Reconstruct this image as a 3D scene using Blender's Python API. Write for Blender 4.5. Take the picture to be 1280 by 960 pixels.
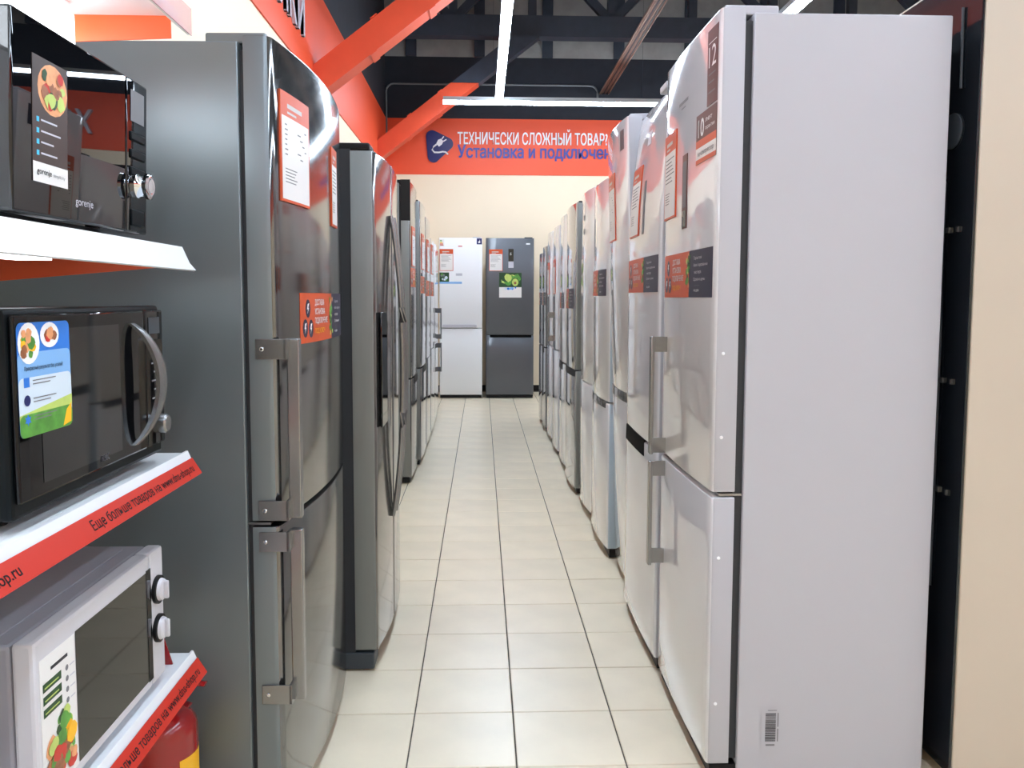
import bpy, bmesh, math, random
from mathutils import Vector, Matrix
random.seed(7)
for o in list(bpy.data.objects): bpy.data.objects.remove(o)
SC = bpy.context.scene
COL = SC.collection
R = math.radians

# ------------------------------------------------------------ camera, world, exposure
H = 1.27
cam = bpy.data.cameras.new('camera'); co = bpy.data.objects.new('camera', cam); COL.objects.link(co)
cam.sensor_width = 36; cam.lens = 1040/1280*36; cam.shift_y = -28/1280
cam.clip_start = .02; cam.clip_end = 100
yaw = math.atan(38/1040); pit = math.atan(80/1040); roll = .003
fw = Vector((math.sin(yaw)*math.cos(pit), math.cos(yaw)*math.cos(pit), -math.sin(pit)))
q = fw.to_track_quat('-Z', 'Y')
co.rotation_mode = 'QUATERNION'
co.rotation_quaternion = (q.to_matrix() @ Matrix.Rotation(roll, 3, 'Z')).to_quaternion()
co.location = (0, 0, H)
SC.camera = co
w = bpy.data.worlds.new('world'); SC.world = w; w.use_nodes = True
w.node_tree.nodes['Background'].inputs[0].default_value = (.75, .82, .9, 1)
w.node_tree.nodes['Background'].inputs[1].default_value = .3
SC.view_settings.view_transform = 'Standard'; SC.view_settings.look = 'None'
SC.view_settings.gamma = 1; SC.view_settings.use_curve_mapping = False
SC.view_settings.exposure = 1.56
LAMP = 17.0     # strength of the linear lamps

# ------------------------------------------------------------ materials
def lin(c):
    c = c/255
    return c/12.92 if c <= .04045 else ((c+.055)/1.055)**2.4
def rgb(*c): return (lin(c[0]), lin(c[1]), lin(c[2]), 1)
M = {}
def mat(name, c, rough=.5, metal=0, spec=.5, coat=0, emit=0, noise=0, scale=(1, 1, 1), nscale=8, bump=0, rnd=0, aniso=0, alpha=1, trans=0):
    m = bpy.data.materials.new(name); m.use_nodes = True; M[name] = m
    nt = m.node_tree; b = nt.nodes['Principled BSDF']
    b.inputs['Base Color'].default_value = rgb(*c); b.inputs['Roughness'].default_value = rough
    b.inputs['Metallic'].default_value = metal; b.inputs['Specular IOR Level'].default_value = spec
    b.inputs['Coat Weight'].default_value = coat; b.inputs['Coat Roughness'].default_value = .04
    if aniso: b.inputs['Anisotropic'].default_value = aniso
    if alpha < 1: b.inputs['Alpha'].default_value = alpha
    if trans: b.inputs['Transmission Weight'].default_value = trans
    if emit:
        b.inputs['Emission Color'].default_value = rgb(*c); b.inputs['Emission Strength'].default_value = emit
    if noise or bump or rnd:
        tc = nt.nodes.new('ShaderNodeTexCoord'); mp = nt.nodes.new('ShaderNodeMapping'); no = nt.nodes.new('ShaderNodeTexNoise')
        mp.inputs['Scale'].default_value = scale; no.inputs['Scale'].default_value = nscale; no.inputs['Detail'].default_value = 4
        nt.links.new(tc.outputs['Object'], mp.inputs['Vector']); nt.links.new(mp.outputs[0], no.inputs['Vector'])
        if noise or rnd:
            hs = nt.nodes.new('ShaderNodeHueSaturation'); hs.inputs['Color'].default_value = rgb(*c)
            mr = nt.nodes.new('ShaderNodeMapRange')
            mr.inputs[1].default_value = .3; mr.inputs[2].default_value = .7
            mr.inputs[3].default_value = 1-noise; mr.inputs[4].default_value = 1+noise
            nt.links.new(no.outputs['Fac'], mr.inputs[0])
            if rnd:
                oi = nt.nodes.new('ShaderNodeObjectInfo'); m2 = nt.nodes.new('ShaderNodeMapRange')
                m2.inputs[3].default_value = 1-rnd; m2.inputs[4].default_value = 1+rnd
                mu = nt.nodes.new('ShaderNodeMath'); mu.operation = 'MULTIPLY'
                nt.links.new(oi.outputs['Random'], m2.inputs[0]); nt.links.new(m2.outputs[0], mu.inputs[0]); nt.links.new(mr.outputs[0], mu.inputs[1])
                nt.links.new(mu.outputs[0], hs.inputs['Value'])
            else: nt.links.new(mr.outputs[0], hs.inputs['Value'])
            nt.links.new(hs.outputs[0], b.inputs['Base Color'])
        if bump:
            bp = nt.nodes.new('ShaderNodeBump'); bp.inputs['Strength'].default_value = bump; bp.inputs['Distance'].default_value = .002
            nt.links.new(no.outputs['Fac'], bp.inputs['Height']); nt.links.new(bp.outputs[0], b.inputs['Normal'])
    return m
mat('tile', (240, 226, 200), .28, noise=.05, nscale=5, rnd=.03, spec=.45)
mat('grout', (92, 84, 74), .9, noise=.15, nscale=20)
mat('cream', (240, 224, 198), .7, noise=.015, nscale=2)
mat('orange_wall', (238, 86, 48), .5, noise=.02, nscale=2)
mat('orange_steel', (226, 84, 52), .45, noise=.04, nscale=6, bump=.1)
mat('black_wall', (34, 38, 48), .8, noise=.1)
mat('far_ceiling_grey', (150, 150, 150), .7, noise=.08)
mat('roof', (200, 198, 190), .6, noise=.1)
mat('truss', (52, 60, 74), .6, noise=.1)
mat('lamp_case', (190, 194, 198), .4, .3)
m = mat('led', (220, 237, 255), .5, emit=LAMP*1.06)
mat('led_shelf', (240, 248, 255), .5, emit=3.2)
mat('conduit', (120, 124, 128), .4, .6)
mat('cable_tray', (168, 138, 122), .45, .4, noise=.08, nscale=10)
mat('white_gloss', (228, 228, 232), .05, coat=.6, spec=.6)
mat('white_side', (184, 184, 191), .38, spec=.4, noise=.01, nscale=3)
mat('silver_gloss', (178, 178, 180), .06, .55, coat=.5)
mat('silver_dark', (128, 128, 132), .07, .7, coat=.4)
mat('steel', (124, 124, 124), .11, .92, aniso=.5, noise=.03, nscale=30, scale=(1, 1, .05))
mat('steel_side', (122, 130, 134), .4, .5, noise=.05, nscale=2)
mat('grey_side', (128, 130, 128), .42, .35, noise=.05, nscale=20, scale=(1, 1, .2), bump=.15)
mat('grey_dark', (92, 95, 101), .3, .3, noise=.02, coat=.2)
mat('inox_mid', (134, 132, 130), .1, .85, noise=.03, nscale=30, scale=(1, 1, .05))
mat('handle_steel', (150, 150, 150), .25, .85)
mat('chrome', (225, 228, 232), .06, 1)
mat('white_lightened', (240, 241, 245), .35, spec=.4)  # far white paint, lightened to make up for weak light at the aisle end
mat('blue_white', (188, 204, 216), .35)
mat('black_gloss', (8, 9, 12), .015, spec=.7)
mat('black_case', (9, 15, 18), .4, spec=.18)
mat('black_plastic', (14, 14, 16), .5, spec=.3)
mat('gasket', (44, 46, 50), .6)
mat('beige_side', (196, 184, 168), .45, noise=.02, nscale=3)
mat('back_black', (16, 20, 26), .18, coat=.3, noise=.1, nscale=6)
mat('foam_grey', (60, 66, 72), .5)
mat('glass_dark', (14, 15, 17), .05, coat=.4)
mat('glass_olive', (30, 29, 25), .04, spec=.4)
mat('black_glass', (9, 9, 11), .03, spec=.35)
mat('grip_black', (8, 8, 9), .75, spec=.1)
mat('mw_white', (206, 204, 210), .35)
mat('mw_grey', (150, 148, 156), .4)
mat('shelf_white', (232, 233, 235), .3, noise=.01)
mat('shelf_orange', (252, 98, 46), .45)
mat('acrylic', (240, 190, 190), .1, alpha=.45)
mat('strip_orange', (196, 44, 26), .5)
mat('red_paint', (150, 18, 20), .2, coat=.4)
mat('dark_red', (120, 20, 24), .3)
mat('paper', (232, 230, 228), .45)
mat('paper_shade', (205, 200, 196), .5)
mat('ink', (40, 40, 46), .6)
mat('ink_grey', (120, 120, 124), .6)
mat('p_orange', (208, 80, 34), .35)
mat('p_navy', (28, 26, 58), .35)
mat('p_white', (244, 244, 246), .4)
mat('p_yellow', (252, 190, 30), .4)
mat('p_green', (86, 150, 60), .4, noise=.3, nscale=40)
mat('p_dkgreen', (30, 70, 34), .4, noise=.3, nscale=40)
mat('p_lime', (190, 210, 110), .4, noise=.1, nscale=40)
mat('p_tomato', (200, 50, 40), .4)
mat('p_peach', (230, 160, 110), .4, noise=.15, nscale=60)
mat('p_meat', (150, 92, 60), .4, noise=.35, nscale=90)
mat('p_brown', (64, 50, 46), .4, noise=.1)
mat('p_blue', (44, 120, 214), .4)
mat('p_sky', (130, 180, 232), .4)
mat('p_pale', (210, 224, 236), .4)
mat('p_cyan', (60, 190, 230), .4)
mat('p_maroon', (84, 40, 40), .35)
mat('sign_blue', (38, 46, 150), .4)
mat('logo_navy', (24, 34, 96), .35)
mat('letter_white', (240, 240, 244), .4)
mat('letter_grey', (196, 196, 206), .4)

# ------------------------------------------------------------ helpers
def tag(o, label=None, cat=None, group=None, kind=None):
    if label: o['label'] = label
    if cat: o['category'] = cat
    if group: o['group'] = group
    if kind: o['kind'] = kind
    return o
def thing(name, label, cat, loc=(0, 0, 0), rz=0, group=None):
    o = bpy.data.objects.new(name, None); COL.objects.link(o); o.empty_display_size = .1
    o.location = loc; o.rotation_euler = (0, 0, rz)
    return tag(o, label, cat, group)
def finish(me, smooth, flat=True):
    if smooth:
        me.shade_smooth(); me.set_sharp_from_angle(angle=R(35))
        if flat:        # keep large true planes optically flat between rounded edges
            for p in me.polygons:
                n = p.normal
                if max(abs(n.x), abs(n.y), abs(n.z)) > .99999 and p.area > 1e-4: p.use_smooth = False
def obj(name, bm, mats, parent=None, smooth=True, label=None, flat=True):
    me = bpy.data.meshes.new(name); bmesh.ops.recalc_face_normals(bm, faces=bm.faces[:]); bm.to_mesh(me); bm.free()
    for m in (mats if isinstance(mats, (list, tuple)) else [mats]): me.materials.append(M[m])
    finish(me, smooth, flat)
    o = bpy.data.objects.new(name, me); COL.objects.link(o)
    if parent: o.parent = parent
    if label: o['label'] = label
    return o
def box(bm, x0, x1, y0, y1, z0, z1, bev=0, mi=0, seg=2):
    g = bmesh.ops.create_cube(bm, size=1)
    vs = g['verts']
    for v in vs:
        v.co = Vector(((x0+x1)/2+v.co.x*(x1-x0), (y0+y1)/2+v.co.y*(y1-y0), (z0+z1)/2+v.co.z*(z1-z0)))
    fs = set(f for v in vs for f in v.link_faces)
    if bev:
        es = list(set(e for v in vs for e in v.link_edges))
        r = bmesh.ops.bevel(bm, geom=es, offset=bev, segments=seg, affect='EDGES', profile=.5)
        fs = set(r['faces']) | set(f for v in r['verts'] for f in v.link_faces)
    for f in fs:
        if f.is_valid: f.material_index = mi
    return vs
def bx(*a, **k):
    bm = bmesh.new(); box(bm, *a, **k); return bm
def lathe(bm, prof, n=24, axis='z', c=(0, 0, 0), mi=0, sx=1, sy=1):
    rings = []
    for r, h in prof:
        ring = []
        for i in range(n):
            a = 2*math.pi*i/n; p, q_ = r*math.cos(a)*sx, r*math.sin(a)*sy
            v = {'z': (p, q_, h), 'x': (h, p, q_), 'y': (p, h, q_)}[axis]
            ring.append(bm.verts.new((v[0]+c[0], v[1]+c[1], v[2]+c[2])))
        rings.append(ring)
    for a, b in zip(rings, rings[1:]):
        for i in range(n):
            f = bm.faces.new((a[i], a[(i+1) % n], b[(i+1) % n], b[i])); f.material_index = mi
    f = bm.faces.new(rings[0]); f.material_index = mi
    f = bm.faces.new(rings[-1]); f.material_index = mi
def tube(bm, pts, r, n=10, mi=0, flat=None):
    pts = [Vector(p) for p in pts]; rings = []
    up0 = Vector((0, 0, 1))
    for i, p in enumerate(pts):
        t = (pts[min(i+1, len(pts)-1)]-pts[max(i-1, 0)]).normalized()
        u = t.cross(up0)
        if u.length < .05: u = t.cross(Vector((0, 1, 0)))
        u.normalize(); v = t.cross(u).normalized()
        ru, rv = (r, r) if flat is None else flat
        rings.append([bm.verts.new(p+u*ru*math.cos(2*math.pi*k/n)+v*rv*math.sin(2*math.pi*k/n)) for k in range(n)])
    for a, b in zip(rings, rings[1:]):
        for i in range(n):
            f = bm.faces.new((a[i], a[(i+1) % n], b[(i+1) % n], b[i])); f.material_index = mi
    bm.faces.new(rings[0]).material_index = mi; bm.faces.new(rings[-1]).material_index = mi
def bar(bm, a, b, wx, wy, mi=0):
    """square bar between two points, wx across in the x-z plane, wy along y"""
    a, b = Vector(a), Vector(b); t = (b-a).normalized(); y = Vector((0, 1, 0)); n = t.cross(y).normalized()
    vs = []
    for p in (a, b):
        for s, u in ((-1, -1), (1, -1), (1, 1), (-1, 1)): vs.append(bm.verts.new(p+n*s*wx/2+y*u*wy/2))
    for f in ((0, 1, 2, 3), (4, 5, 6, 7), (0, 1, 5, 4), (1, 2, 6, 5), (2, 3, 7, 6), (3, 0, 4, 7)):
        bm.faces.new([vs[i] for i in f]).material_index = mi

_tc = {}
def text_mesh(s, weight=0, ext=0):
    k = (s, weight, ext)
    if k in _tc: return _tc[k]
    if weight:          # bold: shifted copies of the plain glyphs
        v0, f0 = text_mesh(s, 0, ext); V = []; F = []
        for i, (dx, dy) in enumerate(((-1, -.6), (1, -.6), (1, .6), (-1, .6))):
            b = len(V); V += [(p[0]+dx*weight, p[1]+dy*weight, p[2]+i*.0008) for p in v0]; F += [tuple(b+j for j in f) for f in f0]
        _tc[k] = (V, F); return _tc[k]
    if 'н' in s:        # the built-in font tessellates this letter wrongly: set it from three strokes
        q_ = s.replace('н', 'п'); vs, fs = text_mesh(q_, 0, ext)
        par = list(range(len(vs)))
        def find(a):
            while par[a] != a: par[a] = par[par[a]]; a = par[a]
            return a
        for f in fs:
            for i in f[1:]: par[find(i)] = find(f[0])
        comp = {}
        for i in range(len(vs)): comp.setdefault(find(i), []).append(i)
        bad = set(); add = []
        for n_, ch in enumerate(s):
            if ch != 'н': continue
            e_ = max(p[0] for p in text_mesh(q_[:n_+1], 0, ext)[0])
            for c, ids in comp.items():
                mx = max(vs[i][0] for i in ids)
                if abs(mx-e_) < .004: bad.update(ids); box_ = (min(vs[i][0] for i in ids), mx, max(vs[i][1] for i in ids))
            add.append(box_)
        keep = [i for i in range(len(vs)) if i not in bad]; ix = {i: j for j, i in enumerate(keep)}
        V = [vs[i] for i in keep]; F = [tuple(ix[i] for i in f) for f in fs if f[0] in ix]
        for a, b, h in add:
            t = (b-a)*.19; y0, y1 = h*.5-t*.42, h*.5+t*.42
            pts = [(a, 0), (a+t, 0), (a+t, y0), (b-t, y0), (b-t, 0), (b, 0), (b, h), (b-t, h), (b-t, y1), (a+t, y1), (a+t, h), (a, h)]
            n0 = len(V)
            if ext:
                V += [(x, y, ext) for x, y in pts]+[(x, y, -ext) for x, y in pts]
                F += [tuple(n0+i for i in (0, 1, 10, 11)), tuple(n0+i for i in (2, 3, 8, 9)), tuple(n0+i for i in (4, 5, 6, 7))]
                F += [(n0+i, n0+(i+1) % 12, n0+12+(i+1) % 12, n0+12+i) for i in range(12)]
            else:
                V += [(x, y, 0) for x, y in pts]
                F += [tuple(n0+i for i in (0, 1, 2, 9, 10, 11)), tuple(n0+i for i in (2, 3, 8, 9)), tuple(n0+i for i in (3, 4, 5, 6, 7, 8))]
        _tc[k] = (V, F); return _tc[k]
    cu = bpy.data.curves.new('t', 'FONT'); cu.body = s; cu.size = 1; cu.offset = weight; cu.extrude = ext; cu.resolution_u = 3
    o = bpy.data.objects.new('t', cu); COL.objects.link(o)
    bpy.context.view_layer.update()
    dg = bpy.context.evaluated_depsgraph_get(); me = o.evaluated_get(dg).to_mesh()
    vs = [tuple(v.co) for v in me.vertices]; fs = [tuple(p.vertices) for p in me.polygons]
    o.evaluated_get(dg).to_mesh_clear(); bpy.data.objects.remove(o); bpy.data.curves.remove(cu)
    _tc[k] = (vs, fs); return _tc[k]
CAP = None
def letters(st, parent, h, m, fn, width=None, ref=None, weight=0, ext=0):
    """raised lettering, one part per letter"""
    global CAP
    if CAP is None: CAP = max(p[1] for p in text_mesh('Н')[0])
    vs, fs = text_mesh(st, weight, ext); k = h/CAP; kx = k
    if width:
        src = text_mesh(ref or st, weight, ext)[0]; kx = width/(max(p[0] for p in src)-min(p[0] for p in src))
    x0 = min(p[0] for p in vs)
    par = list(range(len(vs)))
    def find(a):
        while par[a] != a: par[a] = par[par[a]]; a = par[a]
        return a
    for f in fs:
        for i in f[1:]: par[find(i)] = find(f[0])
    comp = {}
    for i in range(len(vs)): comp.setdefault(find(i), []).append(i)
    ends = [max((p[0] for p in text_mesh(st[:i+1], weight, ext)[0]), default=0) for i in range(len(st))]
    own = {}
    for c, ids in comp.items():
        mx = max(vs[i][0] for i in ids)
        own[c] = next((i for i, e_ in enumerate(ends) if mx <= e_+.004), len(st)-1)
    for n_ in range(len(st)):
        ids = [i for c, l in comp.items() if own[c] == n_ for i in l]
        if not ids: continue
        ix = {i: j for j, i in enumerate(ids)}
        me = bpy.data.meshes.new('letter'); me.from_pydata([fn((vs[i][0]-x0)*kx, vs[i][1]*k, (vs[i][2]+ext)*k) for i in ids], [], [tuple(ix[i] for i in f) for f in fs if f[0] in ix])
        me.materials.append(M[m]); me.shade_flat(); o = bpy.data.objects.new('letter', me); COL.objects.link(o); o.parent = parent
class Decal:
    """flat print or raised lettering laid on a surface; u runs right, v up, w out"""
    def __init__(s): s.v = []; s.f = []; s.m = []; s.mats = []
    def mi(s, m):
        if m not in s.mats: s.mats.append(m)
        return s.mats.index(m)
    def rect(s, u0, v0, u1, v1, m, w=0, nx=1, ny=1):
        b = len(s.v)
        for j in range(ny+1):
            for i in range(nx+1): s.v.append((u0+(u1-u0)*i/nx, v0+(v1-v0)*j/ny, w))
        for j in range(ny):
            for i in range(nx):
                a = b+j*(nx+1)+i; s.f.append((a, a+1, a+nx+2, a+nx+1)); s.m.append(s.mi(m))
    def plate(s, u0, v0, u1, v1, m, t=.0012, nx=6, ny=4):
        s.rect(u0, v0, u1, v1, m, t, nx, ny)
        s.rect(u0, v0, u1, v1, m, .0002, nx, ny)
        for (a, b_, c, d) in ((u0, v0, u1, v0), (u0, v1, u1, v1)):
            bs = len(s.v)
            for i in range(nx+1):
                uu = a+(c-a)*i/nx; s.v += [(uu, b_, .0002), (uu, b_, t)]
            for i in range(nx): s.f.append((bs+2*i, bs+2*i+2, bs+2*i+3, bs+2*i+1)); s.m.append(s.mi(m))
        for uu in (u0, u1):
            bs = len(s.v)
            for j in range(ny+1):
                vv = v0+(v1-v0)*j/ny; s.v += [(uu, vv, .0002), (uu, vv, t)]
            for j in range(ny): s.f.append((bs+2*j, bs+2*j+2, bs+2*j+3, bs+2*j+1)); s.m.append(s.mi(m))
    def poly(s, pts, m, w=.0016):
        b = len(s.v); s.v += [(p[0], p[1], w) for p in pts]; s.f.append(tuple(range(b, b+len(pts)))); s.m.append(s.mi(m))
    def disc(s, u, v, r, m, w=.0016, n=14, ry=None, a0=0):
        ry = ry or r
        s.poly([(u+r*math.cos(2*math.pi*i/n), v+ry*math.sin(2*math.pi*i/n)) for i in range(n)], m, w)
    def blobs(s, u0, v0, u1, v1, mats, n, r, w=.0016, rnd=None):
        rn = random.Random(n*17+int(u0*1000))
        for i in range(n):
            rr = r*rn.uniform(.6, 1.2)
            u = rn.uniform(u0+rr, u1-rr) if u1-u0 > 2*rr else (u0+u1)/2; v = rn.uniform(v0+rr, v1-rr) if v1-v0 > 2*rr else (v0+v1)/2
            k = 9; a = rn.uniform(0, 6)
            s.poly([(u+rr*rn.uniform(.7, 1)*math.cos(2*math.pi*j/k+a), v+rr*rn.uniform(.7, 1)*math.sin(2*math.pi*j/k+a)) for j in range(k)], mats[i % len(mats)], w+i*.00004)
    def rrect(s, u0, v0, u1, v1, r, m, w=.0016):
        pts = []
        for (cx, cy, a) in ((u1-r, v0+r, -90), (u1-r, v1-r, 0), (u0+r, v1-r, 90), (u0+r, v0+r, 180)):
            for k in range(5): t = R(a+22.5*k); pts.append((cx+r*math.cos(t), cy+r*math.sin(t)))
        s.poly(pts, m, w)
    def text(s, st, u, v, h, m, w=.002, width=None, weight=0, ext=0, ref=None):
        global CAP
        if CAP is None: CAP = max(p[1] for p in text_mesh('Н')[0])
        vs, fs = text_mesh(st, weight, ext)
        k = h/CAP; kx = k
        if width:
            src = text_mesh(ref, weight, ext)[0] if ref else vs
            kx = width/(max(p[0] for p in src)-min(p[0] for p in src))
        x0 = min(p[0] for p in vs); b = len(s.v)
        for p in vs: s.v.append((u+(p[0]-x0)*kx, v+p[1]*k, w+(p[2]+ext)*k*(1 if ext else 0)))
        for f in fs: s.f.append(tuple(b+i for i in f)); s.m.append(s.mi(m))
    def build(s, name, parent, fn, label=None):
        me = bpy.data.meshes.new(name); me.from_pydata([fn(*p) for p in s.v], [], s.f)
        for m in s.mats: me.materials.append(M[m])
        me.polygons.foreach_set('material_index', s.m); me.shade_flat(); me.update()
        o = bpy.data.objects.new(name, me); COL.objects.link(o)
        if parent: o.parent = parent
        if label: o['label'] = label
        return o

# ------------------------------------------------------------ the setting
XL, XR, YB, YF = -1.28, 7.0, 11.3, -3.5
floor = obj('floor', bx(XL-.1, XR+.1, YF-.1, YB+.1, -.1, -.004), 'grout', smooth=False); tag(floor, kind='structure')
T = .3; GX0, GY0 = .0958, 2.166
def tile_bm():
    bm = bmesh.new(); g = .0022
    a = T/2-g
    box(bm, -a, a, -a, a, -.02, 0); 
    top = [e for e in bm.edges if all(abs(v.co.z) < 1e-6 for v in e.verts)]
    bmesh.ops.bevel(bm, geom=top, offset=.0018, segments=1, affect='EDGES')
    return bm
tile0 = obj('tile', tile_bm(), 'tile', floor, smooth=False)
first = True; cnt = 0
def seen_tile(cx, cy): return (-1.0 < cx < .95 and 1.8 < cy < 10.8)
far = bmesh.new()
ix0 = math.floor((XL-GX0)/T); ix1 = math.ceil((XR-GX0)/T); iy0 = math.floor((YF-GY0)/T); iy1 = math.ceil((YB-GY0)/T)
for ix in range(ix0, ix1):
    for iy in range(iy0, iy1):
        cx = GX0+(ix+.5)*T; cy = GY0+(iy+.5)*T
        if cx-T/2 < XL-.12 or cx > XR or cy > YB: continue
        if seen_tile(cx, cy):
            if first: t = tile0; first = False
            else: t = tile0.copy(); COL.objects.link(t)
            t.parent = floor; t.location = (cx, cy, random.uniform(-.0004, .0004)); cnt += 1
        else:
            x0, x1 = max(cx-T/2+.0022, XL), min(cx+T/2-.0022, XR); y0, y1 = cy-T/2+.0022, min(cy+T/2-.0022, YB)
            if x1-x0 > .02 and y1-y0 > .02: box(far, x0, x1, y0, y1, -.02, 0)
fo = obj('floor_tiles', far, 'tile', floor, smooth=False); tag(fo, kind='stuff')

BZ0, BZ1 = 2.905, 3.64
def wall(name, *b): return tag(obj(name, bx(*b), 'cream', smooth=False), kind='structure')
HW = 6.4
wall('wall_left', XL-.1, XL, YF, YB+.1, 0, BZ1)
wall('wall_back', XL, XR, YB, YB+.1, 0, BZ1)
wall('wall_right', XR, XR+.1, YF, YB+.1, 0, BZ1)
wall('wall_front', XL, XR, YF-.1, YF, 0, BZ1)
k = 1
for n_, b in (('l', (XL-.1, XL+.012, YF, YB, BZ0, BZ1)), ('b', (XL, XR, YB-.012, YB+.1, BZ0, BZ1)), ('r', (XR-.012, XR+.1, YF, YB, BZ0, BZ1)), ('f', (XL, XR, YF-.1, YF+.012, BZ0, BZ1))):
    tag(obj('trim_%d' % k, bx(*b), 'orange_wall', smooth=False), 'orange painted band along the top of the wall', kind='structure'); k += 1
for b in ((XL-.1, XL, YF, YB+.1, BZ1, HW), (XL, XR, YB, YB+.1, BZ1, 4.44), (XR, XR+.1, YF, YB+.1, BZ1, HW), (XL, XR, YF-.1, YF, BZ1, HW)):
    tag(obj('trim_%d' % k, bx(*b), 'black_wall', smooth=False), 'black painted upper wall above the orange band', kind='structure'); k += 1
tag(obj('trim_%d' % k, bx(XL, XR, YB, YB+.1, 4.44, HW), 'far_ceiling_grey', smooth=False), 'pale grey sheet high behind the trusses, standing in for the ceiling beyond', kind='structure'); k += 1  # flat sheet added in place of the paler ceiling beyond the wall
for x in (-1.0, -.1, .8, 1.75, 2.7, 3.7, 4.7, 5.7):
    tag(obj('trim_%d' % k, bx(x, x+.14, YB-.05, YB, 4.44, HW), 'truss', smooth=False), kind='structure'); k += 1
ceil = tag(obj('ceiling', bx(XL-.1, XR+.1, YF-.1, YB+.1, HW, HW+.1), 'roof', smooth=False), kind='structure')
for i in range(20):       # ribs of the roof deck
    y = -2.5+i*.7
    obj('purlin', bx(XL, XR, y, y+.08, HW-.14, HW), 'truss', ceil, smooth=False)
tag(obj('baseboard_back', bx(XL, XR, YB-.015, YB, 0, .08), 'black_plastic', smooth=False), kind='structure')
tag(obj('baseboard_left', bx(XL, XL+.015, YF, YB, 0, .08), 'black_plastic', smooth=False), kind='structure')

# roof trusses
def truss(y, z0, label):
    t = thing('roof_truss', label, 'truss', (0, y, z0), 0)
    xs = [XL+.02, -.35, .62, 1.6, 2.6, 3.6, 4.6, 5.6, XR-.02]; hh = 1.15
    obj('chord', bx(XL+.02, XR-.02, -.09, .09, 0, .25), 'truss', t, smooth=False)
    obj('chord', bx(XL+.02, XR-.02, -.07, .07, hh, hh+.18), 'truss', t, smooth=False)
    for i, x in enumerate(xs[1:-1]):
        obj('post', bx(x-.05, x+.05, -.05, .05, .25, hh), 'truss', t, smooth=False)
    for i in range(8):
        a, b = xs[i], xs[i+1]; bm = bmesh.new()
        if i % 2: bar(bm, (a+.05, 0, .25), (b-.05, 0, hh), .1, .08)
        else: bar(bm, (a+.05, 0, hh), (b-.05, 0, .25), .1, .08)
        obj('diagonal', bm, 'truss', t, smooth=False)
truss(10.5, 4.45, 'dark steel roof truss nearest the back wall, above the cross lamp')
truss(6.7, 4.75, 'dark steel roof truss above the nearer orange brace')
truss(2.9, 4.75, 'dark steel roof truss overhead in front of the white refrigerators')
# low dark tie beams running across between the trusses
for y, z, lb in ((8.6, 4.52, 'dark horizontal roof tie beam crossing behind the long lamp'), (4.8, 4.9, 'dark horizontal roof tie beam crossing nearest the viewer')):
    tag(obj('tie_beam', bx(XL+.01, XR-.01, y-.06, y+.06, z, z+.14), 'truss', smooth=False), lb, 'beam')

# orange inclined braces
def brace(y, z, label):
    t = thing('inclined_brace', label, 'beam', (XL, y, z), 0)
    sl = .765; TOPZ = 3.87 
    bm = bmesh.new(); ang = math.atan(sl)
    W = .205
    # polygon in x-z, cut flat at top and flush with the wall
    vert = W/math.cos(ang)
    def pr(m0, zlo, zhi, name, yy):
        b = bmesh.new()
        pts = []
        xa0 = max(0.012, (zlo)/sl); xa1 = zhi/sl
        if zlo <= 0: pts = [(.012, .01), (zhi/sl, zhi), (zhi/sl-vert/sl, zhi), (.012, vert)]
        else: pts = [(zlo/sl, zlo), (zhi/sl, zhi), (zhi/sl-vert/sl, zhi), (zlo/sl-vert/sl, zlo)]
        lo = [b.verts.new((p[0], -yy, p[1])) for p in pts]; hi = [b.verts.new((p[0], yy, p[1])) for p in pts]
        b.faces.new(lo); b.faces.new(hi)
        for i in range(4): b.faces.new((lo[i], lo[(i+1) % 4], hi[(i+1) % 4], hi[i]))
        return obj(name, b, m0, t, smooth=False)
    pr('orange_steel', 0, TOPZ-z, 'strut', .1)
    pr('truss', TOPZ+.001-z, 4.44-z, 'strut_top', .09)
    for f in (.32, .62):
        h = (TOPZ-z)*f
        for s in (0, 1):
            x = h/sl - s*.06; zz = h + (vert-.045 if s else -.006)
            b = bmesh.new(); box(b, -.03, .03, -.106, .106, -.004, .004, mi=0)
            bmesh.ops.rotate(b, verts=b.verts[:], cent=(0, 0, 0), matrix=Matrix.Rotation(-ang, 3, 'Y')); bmesh.ops.translate(b, verts=b.verts[:], vec=(h/sl, 0, h-.004) if not s else (h/sl, 0, h+vert+.004))
            obj('clamp', b, 'orange_steel', t, smooth=False)
brace(6.55, 2.75, 'orange inclined steel brace rising off the left wall, nearer and larger')
brace(10.45, 2.92, 'orange inclined steel brace at the far end, touching the corner of the walls')

# lamps
def lamp(name, x0, x1, y0, y1, z, label, seg):
    t = thing(name, label, 'lamp', ((x0+x1)/2, (y0+y1)/2, z), 0, None)
    a, b = (x1-x0)/2, (y1-y0)/2
    obj('lamp_housing', bx(-a, a, -b, b, .03, .075), 'lamp_case', t, smooth=False)
    al = b > a; n = seg; Lg = (2*b if al else 2*a)/n
    for i in range(n):
        s0 = -(b if al else a)+i*Lg; s1 = s0+Lg-.002
        if al: d = bx(-a+.004, a-.004, s0, s1, 0, .03)
        else: d = bx(s0, s1, -b+.004, b-.004, 0, .03)
        obj('diffuser', d, 'led', t, smooth=False)
    for i in range(4):
        p = (b if al else a)*(-.8, -.2, .35, .9)[i]
        bm = bmesh.new(); q_ = (0, p) if al else (p, 0)
        tube(bm, [(q_[0], q_[1], .075), (q_[0], q_[1], HW-z-.01)], .0015, 5)
        obj('hanging_wire', bm, 'truss', t)
lamp('linear_lamp', .155, .245, -3.2, 9.91, 3.53, 'long glowing white linear lamp running above the aisle', 6)
lamp('linear_lamp', -.45, 5.4, 9.915, 9.995, 3.53, 'glowing white linear lamp crossing in front of the orange sign band', 4)
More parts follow.
